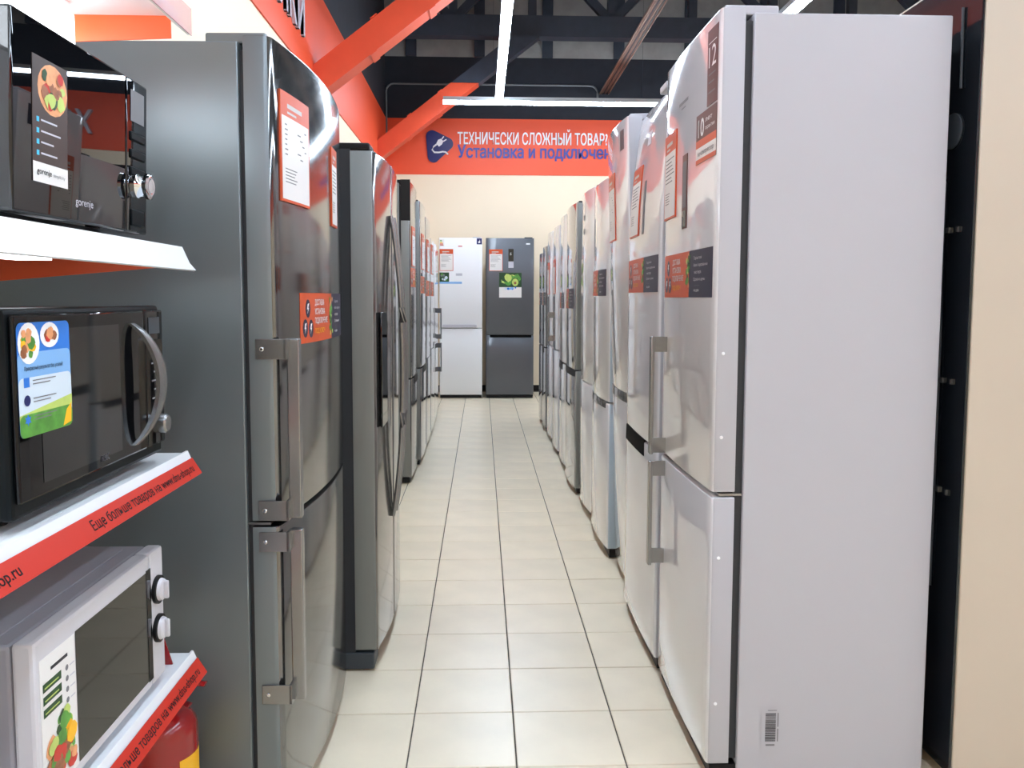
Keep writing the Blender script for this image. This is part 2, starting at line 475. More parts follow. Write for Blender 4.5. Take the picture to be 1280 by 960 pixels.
lamp('linear_lamp', 2.42, 2.51, -3.2, 7.3, 3.53, 'linear lamp tip seen above the nearest white refrigerator, parallel to the aisle lamp', 6)

lamp('linear_lamp', 4.68, 4.77, -3.2, 6.5, 3.53, 'unseen linear lamp added over the aisle farthest right', 6)  # unseen lamp, added to bring more light into the widened room
# cable tray and conduits
t = thing('cable_tray', 'reddish grooved metal cable tray running under the roof to the back wall', 'cable tray', (1.63, 0, 3.97))
bm = bmesh.new(); box(bm, -.06, .06, YF+.1, YB-.02, .02, .03)
obj('tray_base', bm, 'cable_tray', t, smooth=False)
for x in (-.06, .054): obj('tray_side', bx(x, x+.006, YF+.1, YB-.02, 0, .03), 'cable_tray', t, smooth=False)
for i, x in enumerate((-.035, -.012, .012, .035)):
    bm = bmesh.new(); tube(bm, [(x, YF+.1, .008), (x, YB-.02, .008)], .006, 8); obj('cable', bm, 'truss' if i % 2 else 'cable_tray', t)
for y in (2, 5, 8): 
    bm = bmesh.new(); tube(bm, [(0, y, .03), (0, y, HW-3.98)], .004, 6); obj('hanger', bm, 'conduit', t)
bm = bmesh.new()
cp = [(-1.26, YB-.03, 3.3), (-1.26, YB-.03, 3.98)]+[(-1.26+.1-.1*math.cos(R(a)), YB-.03, 3.98+.1*math.sin(R(a))) for a in (20, 45, 70, 90)]
cp += [(1.42, YB-.03, 4.08)]+[(1.44+.1*math.sin(R(a)), YB-.03, 3.98+.1*math.cos(R(a))) for a in (20, 45, 70, 90)]+[(1.54, YB-.03, 3.85)]
tube(bm, cp, .013, 8)
tag(obj('conduit_pipe', bm, 'conduit'), 'thin grey conduit pipe bent over the top of the orange sign band', 'pipe')
bm = bmesh.new()
tube(bm, [(XL+.02, 8.4, 4.42), (.55, 8.4, 4.42)], .013, 8)
tag(obj('conduit_pipe', bm, 'conduit'), 'thin grey conduit pipe crossing under the roof left of the long lamp', 'pipe')
bm = bmesh.new()
tube(bm, [(.72, 8.3, 4.2), (.72, 8.3, 4.36), (.75, 8.3, 4.42), (XR-.02, 8.3, 4.42)], .013, 8)
tag(obj('conduit_pipe', bm, 'conduit'), 'thin grey conduit pipe crossing under the roof right of the long lamp', 'pipe')

# wall lettering
kx = 11.15/1040
def wx(px): return (px-602)*kx
def wz(py): return H+(372-py)*kx
f_ = lambda u, v, w: (u, -w, v)
t = thing('wall_lettering', 'raised white Cyrillic lettering on the orange band, upper line of the back wall sign', 'sign', (wx(572), YB-.0125, wz(182)))
letters('ТЕХНИЧЕСКИ СЛОЖНЫЙ ТОВАР?', t, .155, 'letter_white', f_, width=wx(759)-wx(572), weight=.014, ext=.03)
t = thing('wall_lettering', 'raised violet-blue Cyrillic lettering on the orange band, lower line of the back wall sign', 'sign', (wx(572), YB-.0125, wz(198.5)))
letters('Установка и подключение', t, .165, 'sign_blue', f_, width=wx(754)-wx(572), ref='Установка и подключе', weight=.022, ext=.03)
t = thing('wall_emblem', 'dark blue rounded emblem with a white plug and cable on the orange band', 'emblem', (wx(549), YB-.0125, wz(185)))
bm = bmesh.new()
tri = []
cors = [(-.09, .125), (.11, .03), (-.07, -.135)]
for i, (cx, cy) in enumerate(cors):
    r = .08
    a0 = (100, -40, -170)[i]
    cs = {0: (100+85, 65), 1: (65, -60), 2: (-60, -175)}[i]
    for k_ in range(9):
        a = R(cs[0]+(cs[1]-cs[0])*k_/8); tri.append((cx+r*math.cos(a), cy+r*math.sin(a)))
lo = [bm.verts.new((p[0], -.0005, p[1])) for p in tri]; hi = [bm.verts.new((p[0], -.025, p[1])) for p in tri]
bm.faces.new(lo); bm.faces.new(hi)
for i in range(len(tri)): j = (i+1) % len(tri); bm.faces.new((lo[i], lo[j], hi[j], hi[i]))
obj('emblem_plate', bm, 'logo_navy', t)
bm = bmesh.new()
pl = [(-.055, .01), (-.02, -.03), (.02, .0), (.04, .04), (.01, .075), (-.03, .06)]
lo = [bm.verts.new((p[0]+.02, -.0255, p[1]+.02)) for p in pl]; hi = [bm.verts.new((p[0]+.02, -.032, p[1]+.02)) for p in pl]
bm.faces.new(lo); bm.faces.new(hi)
for i in range(6): j = (i+1) % 6; bm.faces.new((lo[i], lo[j], hi[j], hi[i]))
for (a, b) in (((.04, .09), (.065, .125)), ((.06, .06), (.1, .085))):
    tube(bm, [(a[0], -.03, a[1]), (b[0], -.03, b[1])], .008, 6)
obj('plug_mark', bm, 'letter_white', t)
bm = bmesh.new(); tube(bm, [(-.03, -.03, .02), (-.07, -.03, -.01), (-.09, -.03, -.05), (-.06, -.03, -.085), (0, -.03, -.085), (.05, -.03, -.075), (.09, -.03, -.08), (.12, -.03, -.11)], .011, 8)
obj('cable_mark', bm, 'letter_white', t)
t = thing('wall_lettering', 'raised pale grey Cyrillic letters on the orange band of the left wall', 'sign', (XL+.0125, 6.08-1.72, 3.10))
letters('ТЕХНИКИ', t, .27, 'letter_grey', lambda u, v, w: (w, u, v), width=1.72, weight=.014, ext=.03)
t = thing('wall_lettering', 'raised pale letters far right on the back wall, mirrored in the top black microwave', 'sign', (3.95, YB-.0125, 3.10))
letters('ХОЛОДИЛЬНИКИ', t, .3, 'letter_grey', lambda u, v, w: (u, -w, v), width=3.05, weight=.008, ext=.06)

# ------------------------------------------------------------ refrigerators
def door_bm(w, t, z0, z1, bulge=0, bow=None, r=.012, nseg=20, y0=None, y1=None, er=.005):
    """door panel: back plane at x=-t, front curve at x=fx(y,z)"""
    y0 = -w/2 if y0 is None else y0; y1 = w/2 if y1 is None else y1
    bow = bow or (lambda z: 0)
    W2 = w/2
    def fx(y, z): return bulge*(1-(y/W2)**2)-bow(z)
    bm = bmesh.new(); rings = []
    zs = [(z0, er), (z0+er*.3, er*.3), (z0+er, 0)]
    nz = 10 if bow(2.0) or bow(1.0) else 1
    for i in range(1, nz): zs.append((z0+er+(z1-z0-2*er)*i/nz, 0))
    zs += [(z1-er, 0), (z1-er*.3, er*.3), (z1, er)]
    for z, ins in zs:
        pts = [(-t, y0+ins)]
        for k_ in range(4):
            a = R(90*k_/3); yy = y0+r-r*math.cos(a); pts.append((fx(y0+r, z)-r+r*math.sin(a)-ins, yy+ins*(1-math.sin(a))))
        for i in range(1, nseg):
            y = y0+r+(y1-y0-2*r)*i/nseg; pts.append((fx(y, z)-ins, y))
        for k_ in range(4):
            a = R(90-90*k_/3); yy = y1-r+r*math.cos(a); pts.append((fx(y1-r, z)-r+r*math.sin(a)-ins, yy-ins*(1-math.sin(a))))
        pts.append((-t, y1-ins))
        rings.append([bm.verts.new((p[0], p[1], z)) for p in pts])
    n = len(rings[0])
    for a, b in zip(rings, rings[1:]):
        for i in range(n): bm.faces.new((a[i], a[(i+1) % n], b[(i+1) % n], b[i]))
    bm.faces.new(rings[0]); bm.faces.new(rings[-1])
    return bm, fx

def promo(parent, fx, y0, z0, w=.5, h=.128, label=None):
    d = Decal(); hw = w*.6
    d.plate(0, 0, hw, h, 'p_orange', .0012, 8, 2); d.plate(hw, 0, w, h, 'p_navy', .0012, 6, 2)
    s = h/.128; sx = w/.5
    for (u, v) in ((.055, .088), (.034, .038), (.078, .036)):
        d.disc(u*sx, v*s, .019*sx, 'p_navy', .0016, 12, .024*s); d.poly([((u+a)*sx, (v+b)*s) for a, b in ((-.003, .012), (.009, .014), (.002, .002), (.007, .002), (-.006, -.015), (-.001, -.002), (-.008, -.002))], 'p_white', .0019)
    for i, st in enumerate(('ДОСТАВКА', 'УСТАНОВКА', 'ПОДКЛЮЧЕНИЕ')):
        d.text(st, .112*sx, (.096-.024*i)*s, .0155*s, 'p_white', .0018, width=(.092, .1, .13)[i]*sx, weight=.02)
    d.text('ПОД КЛЮЧ', .112*sx, .022*s, .013*s, 'p_yellow', .0018, width=.1*sx, weight=.015)
    d.blobs(.262*sx, .004, .318*sx, h-.004, ['p_green', 'p_dkgreen', 'p_lime', 'p_peach', 'p_green'], 22, .011*s)
    for i, (st, ww) in enumerate((('Гарантия', .07), ('Квалифицированные', .12), ('мастера', .06), ('Сроки и цены', .1))):
        d.text(st, (.345 if i != 2 else .352)*sx, (.102-.019*i)*s, .0085*s, 'p_white', .0018, width=ww*sx, weight=.005)
    d.rect(.35*sx, .031*s, .4*sx, .0325*s, 'ink_grey', .0018)
    d.text('на дом', .35*sx, .016*s, .008*s, 'p_white', .0018, width=.045*sx)
    d.build('promo_sticker', parent, lambda u, v, w_: (fx(y0+u, z0+v)+w_, y0+u, z0+v), label or 'orange and navy promotional sticker')

def price(parent, fx, y0, z0, w=.19, h=.26, name='price_sheet'):
    d = Decal(); t_ = .004
    d.plate(0, 0, w, h, 'p_orange', t_, 6, 4)
    d.rect(.006, .006, w-.006, h*.78, 'paper', t_+.0003, 5, 4)
    d.rect(w*.2, h*.86, w*.7, h*.9, 'paper_shade', t_+.0006); d.rect(w*.2, h*.81, w*.5, h*.83, 'paper_shade', t_+.0006)
    for i in range(7):
        d.rect(w*.12, h*(.7-.045*i), w*(.86-.07*(i*3 % 4)), h*(.7-.045*i)+h*.012, 'ink_grey', t_+.0006)
    for i in range(5):
        d.rect(w*.12, h*(.3-.03*i), w*(.5-.04*(i % 3)), h*(.3-.03*i)+.0022, 'ink_grey', t_+.0006)
    d.build(name, parent, lambda u, v, w_: (fx(y0+u, z0+v)+w_, y0+u, z0+v), 'white price sheet with orange header in a holder')

def bar_handle(door, fx, y, z0, z1, out=.05, m='handle_steel', wy=.028, wrap=0):
    bm = bmesh.new(); x = fx(y, (z0+z1)/2)
    box(bm, x+out-.012, x+out, y-wy/2, y+wy/2, z0, z1, .003)
    hd = obj('handle', bm, m, door, label='vertical flat metal bar handle')
    for zz in (z0+.002, z1-.05):
        bm = bmesh.new()
        if wrap: box(bm, fx(y, zz)-.05, x+out-.012, y-wy/2-.005, y-wy/2-.001, zz, zz+.048, 0)
        box(bm, fx(y, zz)-.004, x+out-.011, y-wy/2+.001, y-wy/2+.009, zz, zz+.048, .001)
        obj('handle_bracket', bm, m, door)
    return hd

def fridge(name, label, group, X, y0, y1, face, h, split, mdoor, mside, mbody=None, t=.06, d=.58, bulge=.02, bow=None,
           kick=.05, hinge='black_plastic', gap=.008, lean=0, grip=None, doors=2, r=.012, gask='gasket', g=.012):
    W = abs(y1-y0)
    if face == 'R': loc, rz = (X, (y0+y1)/2, 0), math.pi
    elif face == 'L': loc, rz = (X, (y0+y1)/2, 0), 0
    else: loc, rz = ((y0+y1)/2, X, 0), -math.pi/2
    e = thing(name, label, 'refrigerator', loc, rz, group)
    if lean: e.rotation_euler = (0, lean, rz) if face != 'R' else (0, 0, math.pi)
    mbody = mbody or mside
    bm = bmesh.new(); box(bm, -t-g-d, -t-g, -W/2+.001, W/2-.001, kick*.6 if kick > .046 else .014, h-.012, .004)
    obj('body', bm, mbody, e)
    obj('door_gasket', bx(-t-g, -t, -W/2+.012, W/2-.012, kick+.01, h-.03), gask, e, smooth=False)
    obj('toe_kick', bx(-t-.06, -.012, -W/2+.008, W/2-.008, .006, kick-.006, bev=.002), 'black_plastic', e)
    for s in (-1, 1):
        for xx in (-t-.03, -t-d+.06):
            bm = bmesh.new(); lathe(bm, [(.018, 0), (.018, .012), (.008, .013), (.008, kick*.6+.005)], 12, c=(xx, s*(W/2-.05), 0)); obj('foot', bm, 'black_plastic', e)
    ds = []
    rows = [(kick, split-gap/2), (split+gap/2, h)]
    for k_, (a, b) in enumerate(rows):
        bm, fx = door_bm(W, t, a, b, bulge, bow, r)
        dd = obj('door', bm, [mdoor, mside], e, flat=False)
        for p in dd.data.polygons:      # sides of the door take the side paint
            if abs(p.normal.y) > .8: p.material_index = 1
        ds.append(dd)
    # hinge covers
    for s in ((1,) if face == 'L' else (-1, 1)):
        pass
    hy = {'R': 1, 'L': -1, 'B': 1}[face]
    obj('hinge_cover', bx(-t-.1, -.012, hy*(W/2-.075)-.06, hy*(W/2-.075)+.06, h-.013, h+.012, bev=.006) if False else bx(-t-.09, -.014, hy*(W/2-.07)-.05, hy*(W/2-.07)+.05, h-.0125, h+.012, bev=.005), hinge, e)
    obj('hinge', bx(-t-.02, -.02, hy*(W/2-.03)-.025, hy*(W/2-.03)+.025, split-.003, split+.003), 'handle_steel', e, smooth=False)
    if grip:    # black recessed grip strip on top of the lower door
        gm, gh, gy0, gy1 = grip
        bm = bmesh.new()
        n = 12
        V = []
        for i in range(n+1):
            y = gy0+(gy1-gy0)*i/n; x = fx(y, split)
            V.append([bm.verts.new((x-.025, y, split-gh)), bm.verts.new((x+.003, y, split-gh)), bm.verts.new((x+.001, y, split+.004)), bm.verts.new((x-.025, y, split+.004))])
        for a, b in zip(V, V[1:]):
            for i in range(4): bm.faces.new((a[i], a[(i+1) % 4], b[(i+1) % 4], b[i]))
        bm.faces.new(V[0]); bm.faces.new(V[-1])
        obj('grip_strip', bm, gm, ds[0], label='dark recessed grip strip')
    return e, ds[0], ds[1], fx

# right row (fronts face the aisle, local +y points towards the viewer: u = (ymid - Y))
GR = 'refrigerators in the right-hand row'; GL = 'refrigerators in the left-hand row'
def uR(Y, e): return e.location.y-Y
# 1
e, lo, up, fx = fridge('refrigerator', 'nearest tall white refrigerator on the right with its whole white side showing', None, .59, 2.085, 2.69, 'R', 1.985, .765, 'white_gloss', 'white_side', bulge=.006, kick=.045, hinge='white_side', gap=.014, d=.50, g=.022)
bar_handle(up, fx, uR(2.605, e), .775, 1.15, .055); bar_handle(lo, fx, uR(2.605, e), .415, .752, .055)
promo(up, fx, uR(2.665, e), 1.272, .55, .13); price(up, fx, uR(2.68, e), 1.515, .17, .26)
d = Decal(); d.plate(0, 0, .085, .19, 'p_maroon', .0012, 3, 3)
d.text('12', .012, .095, .055, 'p_white', .0018, width=.06)
d.rect(.01, .155, .075, .157, 'p_white', .0016); d.rect(.012, .075, .07, .079, 'ink_grey', .0016); d.rect(.012, .055, .06, .059, 'ink_grey', .0016); d.rect(.012, .03, .068, .034, 'ink_grey', .0016)
yy = uR(2.19, e); d.build('guarantee_sticker', up, lambda u, v, w_: (fx(yy+u, 1.765+v)+w_, yy+u, 1.765+v), 'tall dark maroon sticker reading 12')
d = Decal(); d.plate(0, 0, .18, .13, 'p_maroon', .0012, 4, 3); d.rect(0, .042, .18, .062, 'p_orange', .0015, 6); d.rect(0, .012, .18, .042, 'paper', .0015, 6); d.rect(0, 0, .18, .012, 'p_orange', .0015, 6)
d.text('10', .02, .07, .048, 'p_white', .0018, width=.055, weight=.02); d.text('лет', .085, .1, .012, 'p_white', .0018, width=.06); d.text('гарантии', .085, .08, .01, 'p_white', .0018, width=.08)
d.text('на компрессор', .02, .02, .013, 'ink', .0018, width=.14)
yz = uR(2.285, e); d.build('guarantee_sticker', up, lambda u, v, w_: (fx(yz+u, 1.63+v)+w_, yz+u, 1.63+v), 'maroon, orange and white sticker reading 10')
yd = uR(2.43, e)
d = Decal(); d.plate(0, 0, .055, .21, 'p_maroon', .002, 2, 3); d.rect(.008, .06, .047, .19, 'ink_grey', .0025); d.rect(.006, 0.004, .049, .05, 'black_gloss', .0026)
d.build('display_panel', up, lambda u, v, w_: (fx(yd+u, 1.47+v)+w_, yd+u, 1.47+v), 'narrow dark display strip')
d = Decal(); d.rect(0, 0, .11, .009, 'ink_grey', .001); d.rect(.03, -.014, .08, -.010, 'ink_grey', .001)
ye = uR(2.49, e); d.build('badge', up, lambda u, v, w_: (fx(ye+u, 1.83+v)+w_, ye+u, 1.83+v))
# white screw caps on door side, barcode on cabinet side
for z in (1.13, .915, .6, .21):
    bm = bmesh.new(); lathe(bm, [(.0045, 0), (.0045, .0012), (.003, .002)], 10, 'y', c=(-.022, .3025, z)); obj('screw_cap', bm, 'p_white', up if z > .77 else lo)
d = Decal(); rn = random.Random(3); d.rect(-.006, -.006, .046, .112, 'white_side', .0006)
v = 0
while v < .078:
    hh = rn.choice((.0012, .0018, .0026)); d.rect(.004, .02+v, .032, .02+v+hh, 'ink', .0009); v += hh+rn.choice((.0009, .0014))
d.rect(.036, .02, .039, .055, 'ink_grey', .0009); d.rect(.036, .06, .039, .098, 'ink_grey', .0009); d.rect(.006, .008, .03, .013, 'ink_grey', .0009); d.rect(.01, .104, .034, .106, 'ink_grey', .0009)
# local: side at y=+W/2 faces the viewer; world +X is local -x
d.build('barcode', e, lambda u, v, w_: (-.152-u, .3025+w_, .085+v), 'black printed barcode')
# 2
bow2 = lambda z: .05*max(0, (z-1.45)/.55)**2
e, lo, up, fx = fridge('refrigerator', 'second white refrigerator on the right with a black grip notch under its bar-like display', None, .587, 2.73, 3.33, 'R', 1.965, .76, 'white_gloss', 'white_side', bulge=.006, bow=bow2, kick=.045, hinge='white_side', grip=('grip_black', .055, -.29, .1), d=.54)
promo(up, fx, uR(3.31, e), 1.29, .55, .125); price(up, fx, uR(3.28, e), 1.5, .19, .26)
yd = uR(3.03, e); d = Decal(); d.plate(0, 0, .03, .19, 'ink_grey', .002, 1, 3); d.build('display_panel', up, lambda u, v, w_: (fx(yd+u, 1.5+v)+w_, yd+u, 1.5+v), 'narrow grey display strip')
d = Decal(); d.rect(0, 0, .06, .05, 'letter_grey', .001); ye = uR(3.06, e); d.build('badge', up, lambda u, v, w_: (fx(ye+u, 1.82+v)+w_, ye+u, 1.82+v))
# 3 leaning
e, lo, up, fx = fridge('refrigerator', 'third refrigerator on the right, white, taller than its neighbours and leaning slightly into the aisle', None, .645, 3.38, 3.91, 'R', 2.0, .865, 'white_gloss', 'white_side', bulge=.015, kick=.045, hinge='white_side', grip=('silver_dark', .035, -.25, .25), d=.5)
e.rotation_euler = (0, R(-1.75), math.pi); e.rotation_mode = 'XYZ'
e.rotation_euler = (Matrix.Rotation(R(-1.75), 3, 'Y') @ Matrix.Rotation(math.pi, 3, 'Z')).to_euler()
price(up, fx, uR(3.82, e), 1.52, .2, .29)
yl = uR(3.5, e); d = Decal(); d.plate(0, 0, .06, .08, 'p_navy', .001, 1, 1); d.build('badge', up, lambda u, v, w_: (fx(yl+u, 1.88+v)+w_, yl+u, 1.88+v), 'small navy badge')
# 4
e, lo, up, fx = fridge('refrigerator', 'fourth refrigerator on the right, lower door edge pale blue, after the leaning white one', None, .61, 3.95, 4.55, 'R', 1.843, .765, 'white_gloss', 'blue_white', bulge=.02, kick=.05, grip=('silver_dark', .03, -.29, .25))
promo(up, fx, uR(4.52, e), 1.28, .5, .13)
yd = uR(4.4, e); d = Decal(); d.plate(0, 0, .03, .2, 'ink_grey', .002, 1, 2); d.build('display_panel', up, lambda u, v, w_: (fx(yd+u, 1.48+v)+w_, yd+u, 1.48+v))
# 5
e, lo, up, fx = fridge('refrigerator', 'fifth refrigerator on the right, white with a green food picture, before the dark-sided one', None, .622, 4.6, 5.2, 'R', 1.88, .78, 'white_gloss', 'white_side', bulge=.022, kick=.05)
yd = uR(5.1, e); d = Decal(); d.plate(0, 0, .2, .2, 'paper', .001, 2, 2); d.blobs(.01, .03, .19, .19, ['p_green', 'p_lime', 'p_dkgreen'], 18, .03); d.build('food_sticker', up, lambda u, v, w_: (fx(yd+u, 1.3+v)+w_, yd+u, 1.3+v), 'green food picture sticker')
d = Decal(); d.rect(0, 0, .07, .03, 'ink_grey', .001); d.rect(0, -.08, .07, -.05, 'ink_grey', .001); yl = uR(4.92, e); d.build('badge', up, lambda u, v, w_: (fx(yl+u, 1.72+v)+w_, yl+u, 1.72+v))
# 6
e, lo, up, fx = fridge('refrigerator', 'sixth refrigerator on the right, silver front with dark grey side and black grip', None, .6, 5.28, 5.88, 'R', 1.87, .805, 'silver_gloss', 'grey_side', bulge=.018, kick=.04, grip=('black_plastic', .04, -.28, .29))
promo(up, fx, uR(5.85, e), 1.2, .5, .13)
# 7..11
for (ya, yb, h, sp, md, X, gm, pr, lab) in (
    (5.94, 6.5, 1.87, .79, 'white_gloss', .612, 'black_plastic', 1.19, 'seventh refrigerator on the right, white with a black grip notch, just past the dark-sided one'),
    (6.56, 7.12, 1.84, .85, 'white_gloss', .61, None, 0, 'eighth refrigerator on the right, plain white front with a price sheet'),
    (7.18, 7.74, 1.845, .85, 'white_gloss', .612, None, 0, 'ninth refrigerator on the right, plain white, third from the far end of the row'),
    (7.8, 8.2, 1.75, .8, 'silver_dark', .605, 'black_plastic', 1.2, 'narrow dark silver refrigerator, second from the far end of the right row'),
    (8.24, 8.66, 1.71, .8, 'silver_dark', .603, None, 1.2, 'narrow dark silver refrigerator closing the far end of the right row')):
    e, lo, up, fx = fridge('refrigerator', lab, None, X, ya, yb, 'R', h, sp, md, 'white_side' if 'white' in md else 'grey_side', bulge=.015, kick=.045, grip=(gm, .05, max(-.25, -(yb-ya)/2+.03), .1) if gm else None)
    if pr: promo(up, fx, -(yb-ya)/2+.03, pr, min(.4, yb-ya-.06), .12)
    else:
        price(up, fx, -.1, 1.3, .2, .28)
        if ya < 7: bar_handle(up, fx, -.2, .9, 1.15, .045); 

# beige refrigerator of the next row, its black back towards the gap
e = thing('refrigerator', 'beige-sided refrigerator at the right edge, its glossy black back facing the white one', 'refrigerator', (1.535, 2.33, 0), 0)
obj('body', bx(-.315, .3, -.30, .30, .03, 2.1, bev=.004), 'beige_side', e)
bm, fx = door_bm(.6, .05, .06, .78, .015); bmesh.ops.translate(bm, verts=bm.verts[:], vec=(.365, 0, 0)); obj('door', bm, 'beige_side', e)
bm, fx = door_bm(.6, .05, .79, 2.1, .015); bmesh.ops.translate(bm, verts=bm.verts[:], vec=(.365, 0, 0)); obj('door', bm, 'beige_side', e)
obj('door_gasket', bx(.3, .316, -.29, .29, .08, 2.08), 'gasket', e, smooth=False)
obj('back_panel', bx(-.322, -.3155, -.298, .298, .035, 2.09, bev=.002), 'back_black', e, label='glossy black rear panel')
bm = bmesh.new(); lathe(bm, [(.045, -.3225), (.045, -.326), (.04, -.327)], 28, 'x', c=(0, -.19, 1.70)); obj('rear_cap', bm, 'foam_grey', e, label='round grey plug on the black back')
bm = bmesh.new(); tube(bm, [(-.326, -.13, 1.66), (-.326, -.15, 1.6), (-.326, -.175, 1.57), (-.326, -.18, 1.2), (-.326, -.18, .5)], .003, 8); tube(bm, [(-.326, -.22, 2.0), (-.326, -.225, 1.8)], .0035, 8)
obj('condenser_pipe', bm, 'foam_grey', e)
obj('sticker', bx(-.3245, -.3221, -.165, -.13, .2, .3), 'p_orange', e, smooth=False, label='small orange sticker low on the back')
for z in (1.44, 1.05, .76):
    for (ya, yb) in ((-.2, -.185), (-.24, -.232)): obj('clip', bx(-.328, -.3225, ya, yb, z, z+.014), 'handle_steel', e, smooth=False)
bm = bmesh.new(); lathe(bm, [(.09, .07), (.1, .1), (.1, .2), (.08, .25), (.04, .27)], 20, c=(-.2, 0, 0)); obj('compressor', bm, 'black_plastic', e)
obj('compressor_tray', bx(-.32, -.02, -.28, .28, .035, .07), 'back_black', e, smooth=False) if False else None
for s in (-1, 1):
    bm = bmesh.new(); lathe(bm, [(.02, 0), (.02, .03)], 12, c=(-.25, s*.25, 0)); obj('foot', bm, 'black_plastic', e)
    bm = bmesh.new(); lathe(bm, [(.02, 0), (.02, .03)], 12, c=(.25, s*.25, 0)); obj('foot', bm, 'black_plastic', e)

# far pair, facing the viewer: local +x -> world -Y, local +y -> world +X
e, lo, up, fx = fridge('refrigerator', 'white refrigerator against the back wall, left of the dark grey one', None, 10.46, -.532, .006, 'B', 2.01, .885, 'white_lightened', 'white_lightened', bulge=0, kick=.045, hinge='white_side', grip=None, d=.55)
obj('handle', bx(.0045, .02, -.23, .2, .895, .93, bev=.004), 'letter_grey', up)
price(up, fx, -.262, 1.6, .17, .27)
d = Decal(); d.plate(0, 0, .06, .09, 'paper', .001, 1, 1)
for i, c in enumerate(('p_green', 'p_lime', 'p_yellow', 'p_orange', 'p_tomato')): d.rect(.006, .07-.014*i, .03+.005*i, .08-.014*i, c, .0014)
d.build('energy_label', up, lambda u, v, w_: (fx(u, v)+w_, -.262+u, 1.9+v), 'small energy label with coloured bars')
d = Decal(); d.plate(0, 0, .065, .075, 'logo_navy', .001, 1, 1); d.poly([(.02, .015), (.045, .02), (.04, .06), (.032, .035), (.022, .04)], 'p_white'); d.build('badge', up, lambda u, v, w_: (fx(u, v)+w_, .2+u, 1.93+v), 'small navy square badge')
d = Decal(); d.plate(0, 0, .12, .14, 'p_dkgreen', .001, 1, 1); d.blobs(.005, .03, .115, .135, ['ink_grey', 'p_pale', 'p_green'], 8, .02); d.plate(0, 0, .28, .025, 'p_sky', .0015, 1, 1); d.build('promo_sticker', up, lambda u, v, w_: (fx(u, v)+w_, -.264+u, 1.44+v), 'green picture sticker with a pale blue strip')
d = Decal(); d.rect(0, 0, .05, .012, 'p_tomato', .001); d.build('badge', up, lambda u, v, w_: (fx(u, v)+w_, -.03+u, 1.9+v)); 
d = Decal(); d.rect(0, 0, .08, .03, 'letter_grey', .001); d.build('badge', up, lambda u, v, w_: (fx(u, v)+w_, -.06+u, 1.54+v))
e, lo, up, fx = fridge('refrigerator', 'dark grey refrigerator against the back wall with a green avocado picture', None, 10.46, .052, .655, 'B', 2.01, .80, 'grey_dark', 'grey_dark', bulge=0, kick=.045, grip=('grip_black', .03, -.25, .27), d=.55)
price(up, fx, -.262, 1.6, .17, .27)
d = Decal(); d.plate(0, 0, .065, .235, 'black_gloss', .002, 1, 1); d.rect(.0, .0, .065, .08, 'letter_grey', .0024); d.text('5', .02, .16, .03, 'p_white', .0026, width=.018); d.build('display_panel', up, lambda u, v, w_: (fx(u, v)+w_, -.02+u, 1.64+v), 'black and silver display panel')
d = Decal(); d.plate(0, 0, .28, .31, 'paper', .001, 1, 1); d.rect(0, .13, .28, .31, 'p_dkgreen', .0014)
d.blobs(.0, .13, .28, .31, ['p_green', 'p_lime', 'p_green', 'p_dkgreen'], 14, .05, .0016)
d.disc(.2, .19, .048, 'p_dkgreen', .003, 20, .055); d.disc(.2, .19, .04, 'p_lime', .0033, 20, .047); d.disc(.2, .182, .017, 'p_meat', .0036, 14)
d.blobs(.06, .09, .22, .14, ['p_sky', 'p_blue', 'p_pale'], 8, .02, .0028)
d.build('food_sticker', up, lambda u, v, w_: (fx(u, v)+w_, -.135+u, 1.27+v), 'sheet with green avocado picture above white')
d = Decal(); d.text('HI', 0, 0, .022, 'p_white', .001, width=.05) if False else d.rect(0, 0, .05, .018, 'p_white', .001); d.build('badge', up, lambda u, v, w_: (fx(u, v)+w_, .2+u, 1.93+v))

# ---- left row (local +y = world +Y)
def uL(Y, e): return Y-e.location.y
e, lo, up, fx = fridge('refrigerator', 'nearest dark stainless refrigerator on the left with a curved front and bracketed bar handles', None, -.455, 1.9, 2.66, 'L', 1.845, .748, 'steel', 'steel_side', bulge=.03, kick=.05, d=.64, t=.06, r=.02, gap=.012, hinge='steel_side')
e.rotation_euler = (0, 0, R(-1.8))
for dd, z0, z1 in ((up, .757, 1.175), (lo, .32, .73)):
    y = -.35
    bm = bmesh.new(); box(bm, fx(y, 1)+.015, fx(y, 1)+.044, y-.012, y+.012, z0, z1, .003); obj('handle', bm, 'handle_steel', dd, label='flat vertical brushed metal handle bar')
    for zz in (z0, z1-.046):
        bm = bmesh.new(); box(bm, -.045, fx(y, 1)+.02, -.3845, -.381, zz, zz+.046, .001)
        box(bm, fx(y, 1)+.014, fx(y, 1)+.02, -.3845, y+.0, zz, zz+.046)
        obj('handle_bracket', bm, 'handle_steel', dd)
        bm = bmesh.new(); lathe(bm, [(.005, -.3845), (.005, -.386), (.003, -.3875)], 10, 'y', c=(-.03, 0, zz+.023)); obj('screw', bm, 'chrome', dd)
promo(up, fx, uL(2.05, e), 1.155, .52, .125)
price(up, fx, uL(1.94, e), 1.49, .19, .25)
price(up, fx, uL(2.38, e), 1.47, .1, .22, 'price_sheet')
